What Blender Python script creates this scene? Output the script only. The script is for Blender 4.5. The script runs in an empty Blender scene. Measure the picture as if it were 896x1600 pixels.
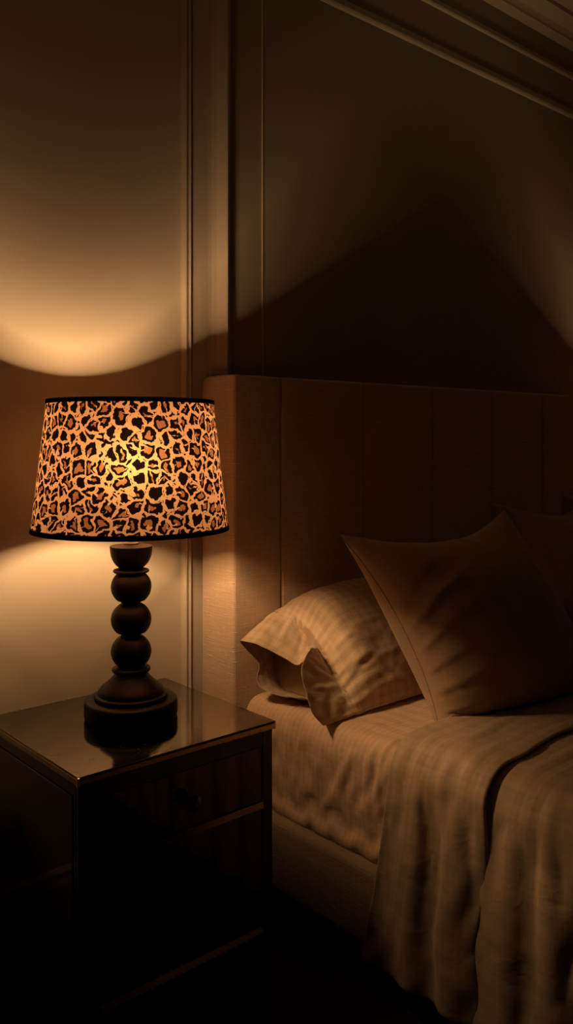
import bpy, bmesh, math, random
import numpy as np
from mathutils import Vector, noise as mnoise

random.seed(7); rng = np.random.default_rng(11)
scene = bpy.context.scene
col = scene.collection
PI = math.pi

# ------------------------------------------------------------------ helpers
def link(o, parent=None):
    col.objects.link(o)
    if parent is not None: o.parent = parent
    return o

def tag(o, label=None, cat=None, group=None, kind=None):
    if label: o['label'] = label
    if cat: o['category'] = cat
    if group: o['group'] = group
    if kind: o['kind'] = kind
    return o

def empty(name, loc):
    o = bpy.data.objects.new(name, None); o.location = loc
    o.empty_display_size = .05
    return link(o)

def obj_bm(name, bm, mat, parent=None, smooth=False):
    bmesh.ops.recalc_face_normals(bm, faces=bm.faces[:])
    me = bpy.data.meshes.new(name); bm.to_mesh(me); bm.free()
    me.materials.append(mat)
    if smooth: me.shade_smooth()
    return link(bpy.data.objects.new(name, me), parent)

def obj_arr(name, P, faces, mat, parent=None, uv=None, smooth=True):
    me = bpy.data.meshes.new(name)
    me.from_pydata([tuple(p) for p in P], [], [tuple(f) for f in faces])
    if uv is not None:
        l = me.uv_layers.new(name='UVMap')
        idx = np.empty(len(me.loops), dtype=np.int32); me.loops.foreach_get('vertex_index', idx)
        l.data.foreach_set('uv', np.asarray(uv, dtype=np.float32)[idx].ravel())
    me.materials.append(mat)
    if smooth: me.shade_smooth()
    return link(bpy.data.objects.new(name, me), parent)

def add_box(bm, x0, x1, y0, y1, z0, z1, bev=0, seg=2, off=(0, 0, 0)):
    vs = [bm.verts.new((x - off[0], y - off[1], z - off[2])) for x in (x0, x1) for y in (y0, y1) for z in (z0, z1)]
    fs = [(0, 1, 3, 2), (4, 6, 7, 5), (0, 4, 5, 1), (2, 3, 7, 6), (0, 2, 6, 4), (1, 5, 7, 3)]
    faces = [bm.faces.new([vs[i] for i in f]) for f in fs]
    if bev:
        ed = list({e for f in faces for e in f.edges})
        bmesh.ops.bevel(bm, geom=ed, offset=bev, segments=seg, profile=.5, affect='EDGES')

def box(name, mat, parent, *a, bev=0, seg=2, off=(0, 0, 0), smooth=False):
    bm = bmesh.new(); add_box(bm, *a, bev=bev, seg=seg, off=off)
    return obj_bm(name, bm, mat, parent, smooth)

def lathe(name, prof, mat, parent, n=72, caps=True):
    P = []; F = []
    for r, z in prof:
        for k in range(n):
            a = 2 * PI * k / n; P.append((r * math.cos(a), r * math.sin(a), z))
    m = len(prof)
    for i in range(m - 1):
        for k in range(n):
            k2 = (k + 1) % n
            F.append((i * n + k, i * n + k2, (i + 1) * n + k2, (i + 1) * n + k))
    if caps:
        F.append(tuple(range(n))[::-1]); F.append(tuple((m - 1) * n + k for k in range(n)))
    bm = bmesh.new(); vs = [bm.verts.new(p) for p in P]
    for f in F: bm.faces.new([vs[i] for i in f])
    o = obj_bm(name, bm, mat, parent, True)
    o.data.set_sharp_from_angle(angle=math.radians(40))
    return o

def extrude_x(name, prof, x0, x1, mat, parent=None):
    """prof: closed list of (y, z) swept along X"""
    bm = bmesh.new()
    a = [bm.verts.new((x0, y, z)) for y, z in prof]; b = [bm.verts.new((x1, y, z)) for y, z in prof]
    n = len(prof)
    for i in range(n): bm.faces.new([a[i], a[(i + 1) % n], b[(i + 1) % n], b[i]])
    bm.faces.new(a[::-1]); bm.faces.new(b)
    return obj_bm(name, bm, mat, parent)

def extrude_z(name, prof, z0, z1, mat, parent=None):
    bm = bmesh.new()
    a = [bm.verts.new((x, y, z0)) for x, y in prof]; b = [bm.verts.new((x, y, z1)) for x, y in prof]
    n = len(prof)
    for i in range(n): bm.faces.new([a[i], a[(i + 1) % n], b[(i + 1) % n], b[i]])
    bm.faces.new(a[::-1]); bm.faces.new(b)
    return obj_bm(name, bm, mat, parent)

# ------------------------------------------------------------------ materials
def mat_new(name):
    m = bpy.data.materials.new(name); m.use_nodes = True
    nt = m.node_tree; b = nt.nodes['Principled BSDF']
    return m, nt, b

class N:
    def __init__(s, nt): s.nt = nt
    def n(s, t, **kw):
        x = s.nt.nodes.new(t)
        for k, v in kw.items(): setattr(x, k, v)
        return x
    def l(s, a, b): s.nt.links.new(a, b)
    def m(s, op, a, b=None, c=None, clamp=False):
        x = s.nt.nodes.new('ShaderNodeMath'); x.operation = op; x.use_clamp = clamp
        for i, v in enumerate((a, b, c)):
            if v is None: continue
            if isinstance(v, (int, float)): x.inputs[i].default_value = v
            else: s.l(v, x.inputs[i])
        return x.outputs[0]
    def mix(s, fac, a, b, blend='MIX'):
        x = s.nt.nodes.new('ShaderNodeMix'); x.data_type = 'RGBA'; x.blend_type = blend
        for i, v in ((0, fac), (6, a), (7, b)):
            if isinstance(v, (int, float)): x.inputs[i].default_value = v
            elif isinstance(v, tuple): x.inputs[i].default_value = (*v, 1)
            else: s.l(v, x.inputs[i])
        return x.outputs[2]
    def map(s, v, a, b, c=0.0, d=1.0, smooth=True):
        x = s.nt.nodes.new('ShaderNodeMapRange')
        x.interpolation_type = 'SMOOTHSTEP' if smooth else 'LINEAR'
        s.l(v, x.inputs[0])
        for i, q in enumerate((a, b, c, d)): x.inputs[i + 1].default_value = q
        return x.outputs[0]
    def noise(s, vec, scale, detail=2, rough=.5, dist=0, dim='3D'):
        x = s.nt.nodes.new('ShaderNodeTexNoise'); x.noise_dimensions = dim
        if vec is not None: s.l(vec, x.inputs['Vector'])
        x.inputs['Scale'].default_value = scale; x.inputs['Detail'].default_value = detail
        x.inputs['Roughness'].default_value = rough; x.inputs['Distortion'].default_value = dist
        return x
    def vmul(s, v, t):
        x = s.nt.nodes.new('ShaderNodeVectorMath'); x.operation = 'MULTIPLY'
        s.l(v, x.inputs[0]); x.inputs[1].default_value = t
        return x.outputs[0]
    def bump(s, h, strength, dist, bsdf):
        x = s.nt.nodes.new('ShaderNodeBump'); x.inputs['Strength'].default_value = strength
        x.inputs['Distance'].default_value = dist
        s.l(h, x.inputs['Height']); s.l(x.outputs[0], bsdf.inputs['Normal'])

def simple(name, color, rough=.5, metal=0.0, spec=.5):
    m, nt, b = mat_new(name)
    b.inputs['Base Color'].default_value = (*color, 1); b.inputs['Roughness'].default_value = rough
    b.inputs['Metallic'].default_value = metal; b.inputs['Specular IOR Level'].default_value = spec
    return m

def paint_mat(name, color, rough=.45, spec=.25):
    m, nt, b = mat_new(name); g = N(nt)
    tc = g.n('ShaderNodeTexCoord')
    nz = g.noise(tc.outputs['Object'], 3.0, 4, .6)
    c = g.mix(g.map(nz.outputs[0], .3, .7), tuple(x * .95 for x in color), color)
    g.l(c, b.inputs['Base Color'])
    b.inputs['Roughness'].default_value = rough; b.inputs['Specular IOR Level'].default_value = spec
    fine = g.noise(tc.outputs['Object'], 160, 3, .6)
    g.bump(fine.outputs[0], .12, .002, b)
    return m

def linen_mat(name, color):
    """coarse slubbed linen; object coordinates"""
    m, nt, b = mat_new(name); g = N(nt)
    tc = g.n('ShaderNodeTexCoord')
    hor = g.noise(g.vmul(tc.outputs['Object'], (10, 10, 420)), 1, 3, .6, .4)
    ver = g.noise(g.vmul(tc.outputs['Object'], (380, 380, 14)), 1, 3, .6, .3)
    slub = g.noise(g.vmul(tc.outputs['Object'], (26, 26, 240)), 1, 1, .5)
    s = g.map(slub.outputs[0], .66, .78)
    h = g.m('ADD', g.m('ADD', g.m('MULTIPLY', hor.outputs[0], .8), g.m('MULTIPLY', ver.outputs[0], .5)), g.m('MULTIPLY', s, .5))
    c = g.mix(g.map(h, .45, 1.1), tuple(x * .82 for x in color), tuple(min(1, x * 1.12) for x in color))
    g.l(c, b.inputs['Base Color'])
    b.inputs['Roughness'].default_value = .92; b.inputs['Specular IOR Level'].default_value = .15
    b.inputs['Sheen Weight'].default_value = .25
    g.bump(h, .9, .003, b)
    return m

def bedding_mat(name, color, pu=.034, pv=.034, su=.16, sv=.10, rough=.62, sheen=.2):
    """sateen with woven tone-on-tone check; UV in metres"""
    m, nt, b = mat_new(name); g = N(nt)
    tc = g.n('ShaderNodeTexCoord'); uv = tc.outputs['UV']
    sep = g.n('ShaderNodeSeparateXYZ')
    wn = g.noise(uv, 7, 2, .5)
    wv = g.n('ShaderNodeVectorMath', operation='MULTIPLY_ADD')
    g.l(wn.outputs['Color'], wv.inputs[0]); wv.inputs[1].default_value = (.006, .006, 0); g.l(uv, wv.inputs[2])
    g.l(wv.outputs[0], sep.inputs[0])
    def band(x, p):
        a = g.m('SINE', g.m('MULTIPLY', x, 2 * PI / p))
        a2 = g.m('SINE', g.m('MULTIPLY', x, 2 * PI / (p * .37)))
        return g.m('ADD', g.map(a, -.25, .25), g.m('MULTIPLY', g.map(a2, -.3, .3), .35))
    bu = band(sep.outputs[0], pu); bv = band(sep.outputs[1], pv)
    patch = g.noise(g.vmul(uv, (1, 1, 1)), 26, 2, .5)
    k = g.m('ADD', g.m('MULTIPLY', bu, su), g.m('MULTIPLY', g.m('MULTIPLY', bv, sv), g.map(patch.outputs[0], .3, .6, .35, 1.2)))
    k = g.m('SUBTRACT', 1.12, k)
    cc = g.n('ShaderNodeVectorMath', operation='SCALE'); cc.inputs[0].default_value = color; g.l(k, cc.inputs['Scale'])
    g.l(cc.outputs[0], b.inputs['Base Color'])
    rr = g.m('ADD', rough - .1, g.m('MULTIPLY', bu, .2)); g.l(rr, b.inputs['Roughness'])
    b.inputs['Specular IOR Level'].default_value = .3
    b.inputs['Sheen Weight'].default_value = sheen
    w1 = g.n('ShaderNodeTexNoise'); g.l(g.vmul(uv, (900, 60, 1)), w1.inputs['Vector']); w1.inputs['Scale'].default_value = 1
    w2 = g.n('ShaderNodeTexNoise'); g.l(g.vmul(uv, (60, 900, 1)), w2.inputs['Vector']); w2.inputs['Scale'].default_value = 1
    cr = g.noise(uv, 11, 3, .55, .7)
    h = g.m('ADD', g.m('MULTIPLY', g.m('ADD', w1.outputs[0], w2.outputs[0]), .12), g.m('MULTIPLY', g.m('ABSOLUTE', g.m('SUBTRACT', cr.outputs[0], .5)), -2.2))
    g.bump(h, .30, .006, b)
    return m

def mirror_mat(name, color, rough, crack=.5):
    """bronze antiqued mirror with fine hairline scratches"""
    m, nt, b = mat_new(name); g = N(nt)
    tc = g.n('ShaderNodeTexCoord')
    v = g.n('ShaderNodeTexVoronoi', feature='DISTANCE_TO_EDGE')
    wn = g.noise(tc.outputs['Object'], 9, 3, .6)
    wv = g.n('ShaderNodeVectorMath', operation='MULTIPLY_ADD')
    g.l(wn.outputs['Color'], wv.inputs[0]); wv.inputs[1].default_value = (.25, .25, .25); g.l(tc.outputs['Object'], wv.inputs[2])
    g.l(wv.outputs[0], v.inputs['Vector']); v.inputs['Scale'].default_value = 13
    line = g.map(v.outputs['Distance'], .0, .012, 1, 0)
    nz = g.noise(tc.outputs['Object'], 14, 5, .65)
    spk = g.map(nz.outputs[0], .55, .72)
    f = g.m('MULTIPLY', g.m('MULTIPLY', line, g.map(nz.outputs[0], .45, .6)), crack)
    c = g.mix(g.m('MULTIPLY', spk, .3), color, tuple(x * .7 for x in color))
    c = g.mix(f, c, (.10, .075, .05))
    g.l(c, b.inputs['Base Color'])
    b.inputs['Metallic'].default_value = 1
    g.l(g.m('ADD', rough, g.m('ADD', g.m('MULTIPLY', f, .35), g.m('MULTIPLY', spk, .05))), b.inputs['Roughness'])
    return m

def leopard_mat():
    m, nt, b = mat_new('leopard_fabric'); g = N(nt)
    nt.nodes.remove(b); out = [x for x in nt.nodes if x.type == 'OUTPUT_MATERIAL'][0]
    tc = g.n('ShaderNodeTexCoord'); uv = tc.outputs['UV']
    w = g.noise(uv, 42, 2, .5, 0, '2D')
    wv = g.n('ShaderNodeVectorMath', operation='MULTIPLY_ADD')
    g.l(w.outputs['Color'], wv.inputs[0]); wv.inputs[1].default_value = (.022, .022, 0); g.l(uv, wv.inputs[2])
    V = wv.outputs[0]
    S = 32.0
    ve = g.n('ShaderNodeTexVoronoi', feature='DISTANCE_TO_EDGE', voronoi_dimensions='2D')
    vf = g.n('ShaderNodeTexVoronoi', feature='F1', voronoi_dimensions='2D')
    for x in (ve, vf):
        g.l(V, x.inputs['Vector']); x.inputs['Scale'].default_value = S; x.inputs['Randomness'].default_value = .82
    e = ve.outputs['Distance']; cell = g.n('ShaderNodeSeparateXYZ'); g.l(vf.outputs['Color'], cell.inputs[0])
    n2 = g.noise(uv, 95, 1, .5, 0, '2D').outputs[0]
    n3 = g.noise(uv, 48, 1, .5, 0, '2D').outputs[0]
    e2 = g.m('ADD', e, g.m('MULTIPLY', g.m('SUBTRACT', n2, .5), .13))
    f1 = vf.outputs['Distance']
    dl = g.n('ShaderNodeVectorMath', operation='SUBTRACT'); g.l(V, dl.inputs[0]); g.l(vf.outputs['Position'], dl.inputs[1])
    ds = g.n('ShaderNodeSeparateXYZ'); g.l(dl.outputs[0], ds.inputs[0])
    DXn = g.m('MULTIPLY', ds.outputs[0], S); DYn = g.m('MULTIPLY', ds.outputs[1], S)
    solid = g.m('GREATER_THAN', cell.outputs[0], .80)
    rad = g.m('SUBTRACT', .62, g.m('MULTIPLY', solid, .17))
    body_d = g.m('MINIMUM', g.m('SUBTRACT', e2, g.m('ADD', .088, g.m('MULTIPLY', solid, .05))), g.m('MULTIPLY', g.m('SUBTRACT', rad, g.m('ADD', f1, g.m('MULTIPLY', g.m('SUBTRACT', n2, .5), .35))), .7))
    def notch(shift, width, mult):
        an = g.m('ADD', g.m('MULTIPLY', cell.outputs[mult], 6.2832), shift)
        cx, sx = g.m('COSINE', an), g.m('SINE', an)
        dot = g.m('ADD', g.m('MULTIPLY', DXn, cx), g.m('MULTIPLY', DYn, sx))
        crs = g.m('ABSOLUTE', g.m('SUBTRACT', g.m('MULTIPLY', DXn, sx), g.m('MULTIPLY', DYn, cx)))
        crs = g.m('ADD', crs, g.m('MULTIPLY', g.m('SUBTRACT', n3, .5), .22))
        return g.m('MULTIPLY', g.map(crs, width - .012, width + .012, 1, 0), g.map(dot, .02, .05))
    nt1 = notch(0, .045, 1); nt2 = g.m('MULTIPLY', notch(2.4, .04, 2), g.m('GREATER_THAN', cell.outputs[2], .45))
    cut = g.m('MULTIPLY', g.m('MAXIMUM', nt1, nt2), g.m('SUBTRACT', 1, solid))
    inside = g.map(body_d, -.010, .010)
    core_thr = g.m('ADD', g.m('ADD', .225, g.m('MULTIPLY', g.m('SUBTRACT', cell.outputs[1], .5), .10)), solid)
    core = g.map(g.m('SUBTRACT', body_d, core_thr), -.010, .010)
    black = g.m('MULTIPLY', g.m('MULTIPLY', inside, g.m('SUBTRACT', 1, core)), g.m('SUBTRACT', 1, cut), clamp=True)
    vs = g.n('ShaderNodeTexVoronoi', feature='F1', voronoi_dimensions='2D'); g.l(V, vs.inputs['Vector']); vs.inputs['Scale'].default_value = 74; vs.inputs['Randomness'].default_value = .7
    dots = g.m('MULTIPLY', g.map(g.m('ADD', vs.outputs['Distance'], g.m('MULTIPLY', g.m('ADD', body_d, .17), 2.6)), .30, .34, 1, 0), g.map(body_d, -.08, -.10))
    black = g.m('MAXIMUM', black, dots)
    tan = core
    c = g.mix(tan, (.95, .54, .34), (.50, .20, .11))
    c = g.mix(black, c, (.012, .006, .004))
    c2 = g.mix(tan, (1, .74, .34), (.62, .30, .12)); c2 = g.mix(black, c2, (.012, .006, .004))
    weave = g.noise(g.vmul(uv, (500, 500, 1)), 1, 2, .6).outputs[0]
    c = g.mix(g.m('MULTIPLY', weave, .25), c, (.35, .22, .12), 'MULTIPLY')
    tr = g.n('ShaderNodeBsdfTranslucent'); g.l(c, tr.inputs[0])
    rf = g.n('ShaderNodeBsdfRefraction'); rf.inputs['Roughness'].default_value = .95; rf.inputs['IOR'].default_value = 1.42
    g.l(c2, rf.inputs[0])
    df = g.n('ShaderNodeBsdfDiffuse'); g.l(c, df.inputs[0])
    m1 = g.n('ShaderNodeMixShader'); m1.inputs[0].default_value = .13; g.l(tr.outputs[0], m1.inputs[1]); g.l(rf.outputs[0], m1.inputs[2])
    m2 = g.n('ShaderNodeMixShader'); m2.inputs[0].default_value = SHADE_OPAQUE; g.l(m1.outputs[0], m2.inputs[1]); g.l(df.outputs[0], m2.inputs[2])
    g.l(m2.outputs[0], out.inputs[0])
    return m

SHADE_OPAQUE = .885
M = {}
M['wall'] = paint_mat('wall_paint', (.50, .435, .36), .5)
M['panel'] = paint_mat('panel_darker', (.33, .275, .22), .55)
M['trim'] = paint_mat('trim_paint', (.52, .44, .355), .42, .3)
M['ceiling'] = paint_mat('ceiling_paint', (.6, .54, .45), .7)
M['room'] = paint_mat('dark_room_paint', (.10, .08, .06), .8)
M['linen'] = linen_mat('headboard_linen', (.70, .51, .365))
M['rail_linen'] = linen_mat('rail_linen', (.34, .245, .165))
M['linen_seam'] = simple('linen_shadow_gap', (.16, .12, .09), .95, 0, .1)
M['sheet'] = bedding_mat('sheet_sateen', (.66, .455, .315), .05, .017, .08, .09)
M['pillow'] = bedding_mat('pillow_check', (.55, .40, .275), .034, .030, .11, .11)
M['sham'] = bedding_mat('sham_cotton', (.33, .222, .148), .05, .05, .02, .02, .7)
M['duvet'] = bedding_mat('duvet_check', (.42, .295, .197), .040, .046, .10, .08)
M['cord'] = simple('piping_cord', (.25, .18, .12), .8)
M['black'] = simple('black_lacquered_wood', (.005, .004, .0035), .48, 0, .16)
M['band'] = simple('black_shade_trim', (.006, .004, .004), .7, 0, .2)
M['steel'] = simple('brushed_nickel', (.55, .5, .45), .3, 1)
M['mirror_top'] = mirror_mat('bronze_mirror_top', (.15, .12, .088), .09, .8)
M['mirror'] = mirror_mat('bronze_mirror_face', (.085, .055, .036), .05, .5)
M['bevel'] = simple('bronze_mirror_bevel', (.16, .105, .07), .16, 1)
M['top_bevel_lit'] = simple('bronze_top_bevel_lit', (.42, .29, .18), .28, 1)  # bevel bronze lightened, the front edge highlight is put into the colour
M['frame'] = simple('black_glass_frame', (.010, .008, .007), .12, 0, .5)
M['brass'] = simple('brass_corner', (.75, .52, .28), .25, 1)
M['leopard'] = leopard_mat()
m, nt, b = mat_new('warm_bulb_glass')
b.inputs['Base Color'].default_value = (1, .9, .75, 1)
b.inputs['Emission Color'].default_value = (1, .56, .22, 1); b.inputs['Emission Strength'].default_value = 14
M['bulb'] = m
m, nt, b = mat_new('dark_carpet'); g = N(nt)
tc = g.n('ShaderNodeTexCoord'); nz = g.noise(tc.outputs['Object'], 260, 3, .7)
g.l(g.mix(nz.outputs[0], (.012, .008, .006), (.035, .025, .018)), b.inputs['Base Color'])
b.inputs['Roughness'].default_value = 1; b.inputs['Specular IOR Level'].default_value = 0
g.bump(nz.outputs[0], .8, .004, b); M['carpet'] = m

# ------------------------------------------------------------------ room
WY = 2.06; ZC = 3.16
XL, XR, YB = -1.6, 6.2, -2.4
def st(o): return tag(o, kind='structure')
st(box('floor', M['carpet'], None, XL - .1, XR + .1, YB - .1, WY + .1, -.1, 0))
st(box('ceiling', M['ceiling'], None, XL - .1, XR + .1, YB - .1, WY + .1, ZC, ZC + .1))
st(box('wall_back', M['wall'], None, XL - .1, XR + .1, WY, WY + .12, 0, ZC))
st(box('wall_left', M['room'], None, XL - .1, XL, YB, WY, 0, ZC))
st(box('wall_right', M['room'], None, XR, XR + .1, YB, WY, 0, ZC))
st(box('wall_front', M['room'], None, XL - .1, XR + .1, YB - .1, YB, 0, ZC))
# flat stile between the two upright mouldings, then the mouldings themselves
def upright(name, x0, x1, h, z1=3.05, shape=None):
    w = x1 - x0
    p = [(x0, WY)]
    shape = shape or [(0, .35), (.06, .75), (.16, 1.0), (.30, .95), (.38, .55), (.46, .45), (.52, .8), (.64, .9), (.74, .62), (.80, .30), (.94, .22), (1, 0)]
    p += [(x0 + a * w, WY - b_ * h) for a, b_ in shape]
    return st(extrude_z(name, p, 0, z1, M['trim']))
st(box('trim_8', M['panel'], None, 1.565, XR, WY - .0018, WY, .15, 3.05))  # thin sheet over the wall in a darker tone, right of the mouldings
upright('trim_1', 1.397, 1.436, .020)
upright('trim_2', 1.495, 1.580, .036, shape=[(0, .12), (.12, .16), (.28, .36), (.42, .68), (.52, .93), (.57, 1), (.60, .97), (.63, .45), (.68, .38), (.74, .50), (.80, .46), (.84, .24), (.93, .18), (1, 0)])
st(extrude_z('trim_3', [(1.436, WY), (1.436, WY - .004), (1.495, WY - .004), (1.495, WY)], 0, 3.05, M['wall']))
st(extrude_z('trim_4', [(1.702, WY), (1.704, WY - .0045), (1.708, WY - .0045), (1.711, WY)], .2, 2.72, M['trim']))
def rail(name, z0, z1, h):
    w = z1 - z0
    shape = [(0, 0), (.0, .4), (.12, .8), (.3, 1), (.5, .9), (.62, .45), (.8, .4), (1, .15), (1, 0)]
    return st(extrude_x(name, [(WY - b_ * h, z0 + a * w) for a, b_ in shape], 1.58, XR, M['trim']))
rail('trim_5', 2.748, 2.790, .013)
rail('trim_6', 2.928, 2.962, .012)
# stepped crown under the ceiling
cr = [(WY, 3.062), (WY - .052, 3.062), (WY - .054, 3.072), (WY - .066, 3.09), (WY - .074, 3.085), (WY - .078, 3.078), (WY - .15, 3.082),
      (WY - .152, 3.10), (WY - .162, 3.105), (WY - .166, 3.094), (WY - .24, 3.10), (WY - .262, 3.13), (WY - .27, ZC), (WY, ZC)]
st(extrude_x('trim_7', cr, XL, XR, M['trim']))
st(extrude_x('baseboard_back', [(WY, 0), (WY - .018, 0), (WY - .018, .11), (WY - .012, .125), (WY - .012, .14), (WY - .004, .15), (WY, .15)], XL, 1.397, M['trim']))

# ------------------------------------------------------------------ nightstand
def make_nightstand(x0, label):
    W_, Y0, Y1, H = .506, 1.494, 1.962, .62
    t = empty('nightstand', (x0, Y0, 0)); o = (x0, Y0, 0)
    tag(t, label, 'nightstand', 'mirrored nightstands beside the bed')
    x1 = x0 + W_
    b_ = lambda n, m_, *a, par=t, **k: box(n, m_, par, *a, off=o, **k)
    # top: frame slab + mirror plate with bevelled edge
    b_('top_edge', M['top_bevel_lit'], x0, x1, Y0, Y1, H - .018, H - .0022, bev=.003, seg=2)
    b_('top_mirror', M['mirror_top'], x0 + .001, x1 - .001, Y0 + .001, Y1 - .001, H - .0022, H, bev=.0008, seg=1)
    for cx in (x0 + .0025, x1 - .0025):
        b_('corner_cap', M['brass'], cx - .003, cx + .003, Y0 - .0006, Y0 + .006, H - .019, H - .001, bev=.001)
    e = .006
    b_('cabinet_body', M['frame'], x0 + e, x1 - e, Y0 + e + .012, Y1 - e, .10, H - .018, bev=.002)
    # front frame (stiles and rails)
    sx0, sx1 = x0 + .052, x1 - .036
    for a in ((x0 + e, sx0), (sx1, x1 - e)):
        b_('stile', M['frame'], a[0], a[1], Y0 + e, Y0 + e + .012, .02, H - .018, bev=.0015)
    b_('rail', M['frame'], sx0, sx1, Y0 + e, Y0 + e + .012, .567, H - .018, bev=.001)
    b_('rail', M['frame'], sx0, sx1, Y0 + e, Y0 + e + .012, .10, .138, bev=.001)
    # side mirror
    for sx in (x0 + e - .003, x1 - e):
        b_('side_mirror', M['mirror'], sx, sx + .003, Y0 + .03, Y1 - .02, .13, .575, bev=.001, seg=1)
    # drawers
    for k, (z0, z1) in enumerate(((.442, .567), (.156, .425))):
        d = b_('drawer', M['frame'], sx0, sx1, Y0 + e + .004, Y0 + e + .012, z0 - .0165, z1)
        b_('drawer_mirror', M['mirror'], sx0 + .002, sx1 - .002, Y0 + e + .001, Y0 + e + .004, z0 + .001, z1 - .001, bev=.0008, seg=1, par=d)
        # sloped bevel strip along the drawer's lower edge
        p = [(Y0 + e + .008, z0), (Y0 + e - .001, z0 - .002), (Y0 + e - .006, z0 - .015), (Y0 + e + .008, z0 - .0165)]
        extrude_x('bevel_strip', [(y - Y0, z) for y, z in p], sx0 - x0, sx1 - x0, M['bevel'], d)
        if k == 0:
            cx = (sx0 + sx1) / 2 - x0
            kn = lathe('knob', [(.006, 0), (.006, .010), (.010, .012), (.016, .018), (.0175, .023), (.0165, .029), (.011, .033), (.0, .0335)], M['frame'], d, 24, False)
            kn.rotation_euler = (PI / 2, 0, 0); kn.location = (cx, e + .001, .502)
    for lx in (x0 + .008, x1 - .048):
        for ly in (Y0 + .02, Y1 - .05):
            b_('leg', M['frame'], lx, lx + .04, ly, ly + .04, 0, .11, bev=.002)
    return t
make_nightstand(.774, 'bronze mirrored nightstand with two drawers holding the lit leopard print lamp')
make_nightstand(3.95, 'bronze mirrored nightstand on the far side of the bed')

# ------------------------------------------------------------------ lamp
LZ = .6205
def arc(r, zc, R, a0, a1, n, kz=1.0):
    return [(R * math.cos(math.radians(a0 + (a1 - a0) * i / n)) + r, zc + R * kz * math.sin(math.radians(a0 + (a1 - a0) * i / n))) for i in range(n + 1)]
def make_lamp(x, y, label):
    t = empty('table_lamp', (x, y, LZ))
    tag(t, label, 'lamp', 'leopard print table lamps')
    Z = lambda z: z - LZ
    # foot
    foot = [(.100, 0), (.106, .001), (.108, .004), (.109, .010), (.109, .036), (.1075, .041), (.104, .0435), (.084, .0445)]
    lathe('foot', foot, M['black'], t, 96)
    bell = [(.083, .0445), (.0855, .047), (.086, .0505), (.0845, .054), (.080, .056), (.0775, .0565), (.0775, .059), (.0772, .062),
            (.0745, .067), (.0695, .072), (.063, .0775), (.056, .083), (.050, .0885), (.0445, .0945), (.040, .100), (.0365, .105), (.0355, .108)]
    lathe('bell', bell, M['black'], t, 96)
    col_ = [(.0345, .104)] + arc(.0375, .1115, .0078, -80, 80, 8, .85) + [(.034, .119)]
    def ball(zc, z0, z1):
        R = .0475
        a0 = math.degrees(math.asin((z0 - zc) / R / .92)); a1 = math.degrees(math.asin((z1 - zc) / R / .92))
        return arc(0, zc, R, a0, a1, 18, .92)
    col_ += ball(.1535, .121, .1915) + [(.0235, .1925), (.0235, .197)]
    col_ += ball(.2290, .199, .267) + [(.0235, .268), (.0235, .272)]
    col_ += ball(.3060, .274, .3385) + [(.031, .3395)] + arc(.037, .3435, .0055, -80, 80, 6, .75) + [(.030, .3485), (.028, .3495)]
    lathe('column', col_, M['black'], t, 72)
    cup = [(.026, .349), (.029, .352), (.035, .357), (.040, .363), (.0445, .371), (.0475, .380), (.049, .389), (.0495, .396), (.0502, .400), (.0495, .4025), (.020, .4065), (.018, .4065)]
    lathe('cup', cup, M['black'], t, 72)
    lathe('neck', [(.0175, .4065), (.0175, .4095), (.012, .411), (.0105, .412), (.0105, .44), (.0145, .442), (.0145, .452), (.016, .454), (.016, .500), (.012, .505)], M['steel'], t, 32)
    # bulb
    bz = .586
    prof = [(.012, .503)] + [(.0125, .530), (.020, .550)] + [(.038 * math.cos(math.radians(a)), bz + .038 * math.sin(math.radians(a))) for a in range(-40, 90, 12)] + [(.0005, bz + .038)]
    lathe('bulb', prof, M['bulb'], t, 24)
    # shade: conical fabric drum with UV in metres
    zb, zt, rb, rt = Z(1.062), Z(1.366), .2295, .1935
    n, m_ = 160, 12
    P = []; U = []; F = []
    for i in range(m_ + 1):
        f = i / m_; r = rb + (rt - rb) * f; z = zb + (zt - zb) * f
        for k in range(n + 1):
            a = 2 * PI * k / n + PI * .25
            P.append((r * math.cos(a), r * math.sin(a), z)); U.append((2 * PI * .21 * k / n, (zt - zb) * f))
    for i in range(m_):
        for k in range(n):
            q = i * (n + 1) + k; F.append((q, q + 1, q + n + 2, q + n + 1))
    sh = obj_arr('lamp_shade', P, F, M['leopard'], t, U)
    def band(r0, r1, z0, z1, nm):
        lathe(nm, [(r0 - .0015, z0), (r0 + .0018, z0), (r0 + .002, z0 + .001), (r1 + .002, z1 - .001), (r1 + .0018, z1), (r1 - .0015, z1), (r0 - .0015, z0)], M['band'], sh, 128, False)
    sl = (rt - rb) / (zt - zb)
    band(rb - sl * .001, rb + sl * .010, zb - .001, zb + .010, 'shade_band')
    band(rt - sl * .009, rt, zt - .009, zt + .001, 'shade_band')
    # spider: ring + three arms low inside the shade
    bm = bmesh.new()
    for k in range(3):
        a = 2 * PI * k / 3 + .5
        p0 = Vector((.016 * math.cos(a), .016 * math.sin(a), .498)); rr = rb + sl * (.498 - zb) - .001
        p1 = Vector((rr * math.cos(a), rr * math.sin(a), .498)); d = (p1 - p0).normalized(); s = Vector((-d.y, d.x, 0)) * .0015; u = Vector((0, 0, .0015))
        q = [bm.verts.new(p + c) for p in (p0, p1) for c in (s + u, s - u, -s - u, -s + u)]
        for i in range(4): bm.faces.new([q[i], q[(i + 1) % 4], q[4 + (i + 1) % 4], q[4 + i]])
    obj_bm('shade_spider', bm, M['steel'], t)
    ld = bpy.data.lights.new('bulb_light', 'POINT'); ld.energy = LAMP_W; ld.color = (1.0, .60, .27); ld.shadow_soft_size = .041
    # emission dimmed by angle to darken upper wall and low bed side, strongest sideways
    ld.use_nodes = True; gl = N(ld.node_tree); em = [q for q in ld.node_tree.nodes if q.type == 'EMISSION'][0]
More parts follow.
